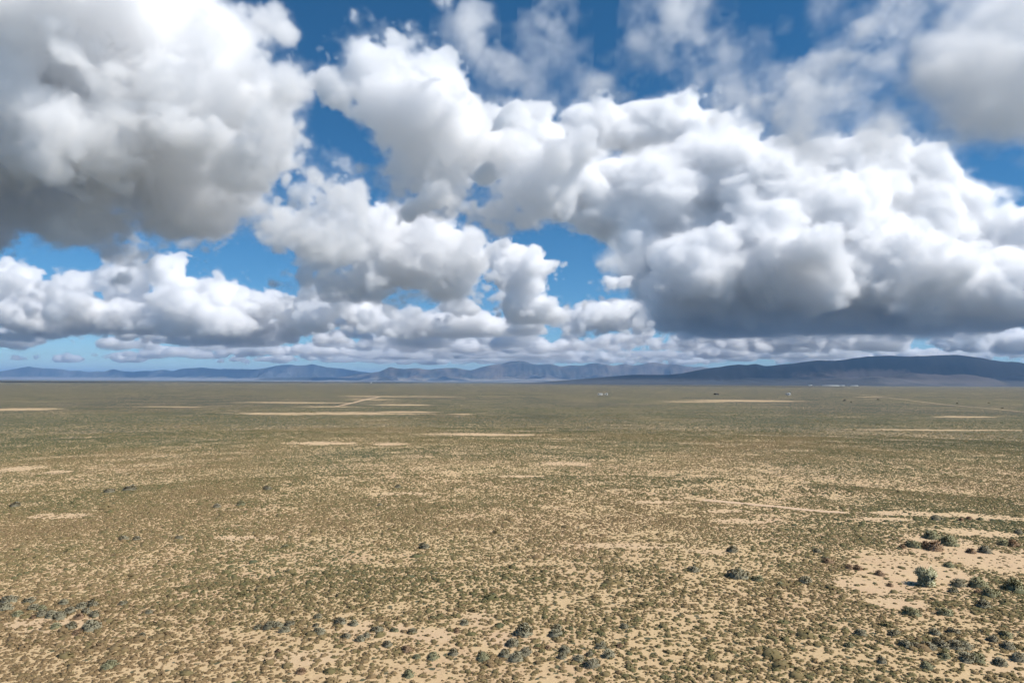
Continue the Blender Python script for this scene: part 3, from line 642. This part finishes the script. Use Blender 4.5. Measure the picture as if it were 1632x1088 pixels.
# the great bank on the right
make_cloud('cloud', km([(965, 352, 70, 42, 15.6), (1015, 410, 55, 50, 15.0), (800, 250, 80, 45, 16.7), (850, 235, 85, 55, 16.9), (950, 205, 85, 50, 17.2), (1065, 205, 85, 58, 17.2), (1130, 225, 70, 60, 17.0), (900, 300, 110, 60, 16.1), (1050, 320, 130, 90, 15.9), (1200, 310, 150, 95, 16.0), (1350, 310, 150, 95, 16.0), (1465, 345, 100, 80, 15.5), (1530, 392, 90, 52, 15.4), (1650, 410, 120, 85, 14.9), (1740, 420, 130, 100, 14.8), (1120, 432, 105, 70, 14.1), (1250, 432, 160, 75, 14.1), (1420, 432, 160, 75, 14.1), (1570, 455, 130, 60, 14.1), (1190, 215, 40, 35, 17.1), (1300, 375, 170, 80, 15.3), (1150, 375, 110, 70, 15.3), (1430, 380, 130, 70, 15.3), (1100, 490, 70, 40, 15.5), (1200, 495, 110, 38, 15.5), (1320, 500, 150, 36, 15.5), (1450, 500, 150, 36, 15.5), (1580, 505, 140, 34, 15.5), (1720, 505, 150, 34, 15.5)], 15.5),
    38, 0.0125, 190, 0.45, 5, 'huge white cumulus bank with a flat grey base above the right-hand mountain', CM, base=BASE, big=900, rough=0.46, fall=0.72, fringe=0.12)
# upper left
make_cloud('cloud', km([(100, 110, 110, 80, 4.2), (60, 60, 330, 190), (300, 90, 150, 150), (350, 210, 140, 90), (440, 235, 70, 60), (200, 200, 250, 110), (-150, 200, 300, 180), (385, 285, 70, 48)], 4.6)
    + km([(330, 330, 160, 50), (180, 310, 200, 55), (30, 290, 160, 50), (340, 365, 110, 32), (20, 310, 190, 72), (130, 335, 150, 56), (-90, 280, 170, 90), (240, 358, 140, 46)], 5.2),
    14, 0.016, 100, 0.35, 11, 'vast soft grey cloud filling the upper left corner of the sky', CM, big=520, rough=0.7, fall=0.58, fringe=0.14)
# thin deck added out of view above the corner cloud, to shade it grey
def deck(cx, cy_, cz, a, b, c):
    k = FPX / cy_; q = np.array([cx, cy_, cz - CAM_H]) @ ROT; return (816 + FPX * q[0] / -q[2], 544 - FPX * q[1] / -q[2], a * k, c * k, cy_, b * k)
make_cloud('cloud', [deck(-700, 3500, 4350, 1300, 900, 330), (deck(-1700, 3700, 4500, 900, 800, 300)), deck(200, 3300, 4300, 800, 700, 280)], 55, 0.0008, 300, 0.4, 15,
    'unseen high cloud deck added above the view to shade the vast corner cloud', CM, big=500, rough=0.5, fringe=0.1)
# white cloud left of the middle, torn top
make_cloud('cloud', km([(600, 125, 80, 50), (690, 110, 46, 42), (520, 125, 46, 36), (585, 60, 24, 30), (620, 45, 32, 14), (650, 185, 85, 50), (700, 245, 90, 55), (660, 300, 65, 40), (740, 190, 40, 40), (635, 285, 66, 46), (690, 322, 76, 40), (745, 335, 60, 32), (790, 245, 60, 36), (850, 270, 60, 40), (800, 300, 70, 34)], 7),
    16, 0.014, 110, 0.35, 21, 'white cloud with a torn hooked top over the middle of the plain', CM, big=480, rough=0.75, fall=0.58, fringe=0.18)
# under it
make_cloud('cloud', km([(540, 330, 62, 46), (590, 370, 90, 55), (680, 400, 70, 36), (640, 435, 130, 40), (520, 400, 60, 40), (560, 450, 110, 36), (720, 465, 65, 30), (600, 480, 150, 20)], 9.5),
    22, 0.016, 110, 0.45, 31, 'heaped cumulus with a dark flat base under the torn white cloud', CM, base=BASE - 40, big=500, rough=0.6, fall=0.62, fringe=0.10)
make_cloud('cloud', km([(800, 412, 38, 30), (856, 432, 34, 24), (830, 455, 50, 34), (838, 490, 52, 30), (895, 505, 26, 16)], 11.8),
    25, 0.022, 90, 0.85, 41, 'brilliant white cauliflower cumulus beside the small blue gap', CM, base=BASE - 60, big=330, rough=0.5, fall=0.7)
# dusky clouds, upper right
make_cloud('cloud', km([(1545, 95, 130, 70), (1610, 30, 150, 95), (1450, 150, 110, 40), (1510, 45, 80, 65), (1660, 110, 100, 60), (1410, 180, 80, 30), (1560, 140, 70, 34)], 4),
    12, 0.0065, 190, 0.2, 51, 'soft mauve grey cloud in the upper right corner', CM, big=380, rough=0.8, fall=0.62, fringe=0.2)
make_cloud('cloud', km([(1385, 50, 40, 60), (1330, 110, 60, 45), (1280, 160, 70, 40), (1230, 180, 50, 30), (1300, 210, 60, 40), (1390, 230, 90, 35), (1360, 265, 60, 22)], 5),
    13, 0.0075, 210, 0.2, 61, 'ragged grey cloud streaming down beside the mauve corner cloud', CM, big=330, rough=0.85, fall=0.62, fringe=0.25)
make_cloud('cloud', km([(1055, 60, 46, 60), (1015, 110, 50, 36), (1110, 100, 60, 26), (1150, 90, 40, 20), (820, 115, 60, 36), (875, 50, 50, 32), (900, 90, 40, 20), (740, 38, 22, 18), (1130, 150, 30, 24)], 6),
    17, 0.0050, 300, 0.15, 71, 'thin shreds of grey cloud on the deep blue at the top', CM, big=420, rough=0.9, wisp=0.4, fall=0.62, fringe=0.3)
# low bank on the left
make_cloud('cloud', km([(-60, 460, 90, 40), (30, 455, 60, 32), (120, 458, 50, 30), (195, 452, 55, 32), (270, 445, 40, 28), (330, 470, 70, 35), (420, 490, 90, 30), (500, 492, 60, 30), (60, 500, 120, 36), (200, 505, 140, 34), (350, 515, 140, 24), (480, 515, 90, 22)], 18),
    42, 0.015, 140, 0.6, 91, 'long low cumulus bank with white tops over the left-hand plain', CM, base=BASE, big=700, rough=0.6, fall=0.64, fringe=0.1)
make_cloud('cloud', km([(600, 510, 90, 24), (700, 515, 100, 22), (800, 520, 110, 22), (560, 495, 70, 24), (900, 512, 30, 14), (945, 508, 52, 22), (1000, 494, 46, 28), (965, 478, 26, 16), (1030, 512, 36, 16)], 13.8),
    34, 0.018, 90, 0.7, 101, 'low grey cumulus row below the small blue gap', CM, base=925, big=600, rough=0.6, fall=0.7, fringe=0.1)
# the far ranks, small with distance
rng = np.random.default_rng(9)
def rank(y0, y1, D, count, w, h):
    L = []
    for k in range(count):
        x = -60 + 1760 * rng.random()
        if D > 24 and x < 290 and rng.random() < 0.8: continue
        y = y0 + (y1 - y0) * rng.random()
        g_ = math.exp(rng.normal(0, 0.55)); d = D * (0.9 + 0.2 * rng.random())
        for q in range(rng.integers(2, 6)):
            L.append((x + rng.normal(0, 0.8) * w * g_, y - rng.random() * h * 0.7 * g_, w * g_ * (0.3 + 0.6 * rng.random()), h * g_ ** 0.6 * (0.4 + 0.7 * rng.random()), d, w * g_ * 0.7))
    return km(L, D)
for y0, y1, D, cnt, w, h, vx, lab in ((538, 548, 20, 26, 42, 12, 62, 'nearer rank of small flat cumulus under the large banks'), (551, 558, 25, 36, 36, 8, 75, 'middle rank of small flat cumulus low in the sky'),
        (563, 569, 32, 44, 32, 6, 95, 'far rank of tiny cumulus low over the mountains'), (573, 577, 42, 36, 28, 4.5, 120, 'farthest thin line of tiny cumulus just above the mountains')):
    make_cloud('cloud', rank(y0, y1, D, cnt, w, h), vx, 0.022, 170, 0.5, 111 + int(D), lab, CM, base=1000 if D < 22 else BASE, big=620, rough=0.42, fall=0.62, shrink=0.1)
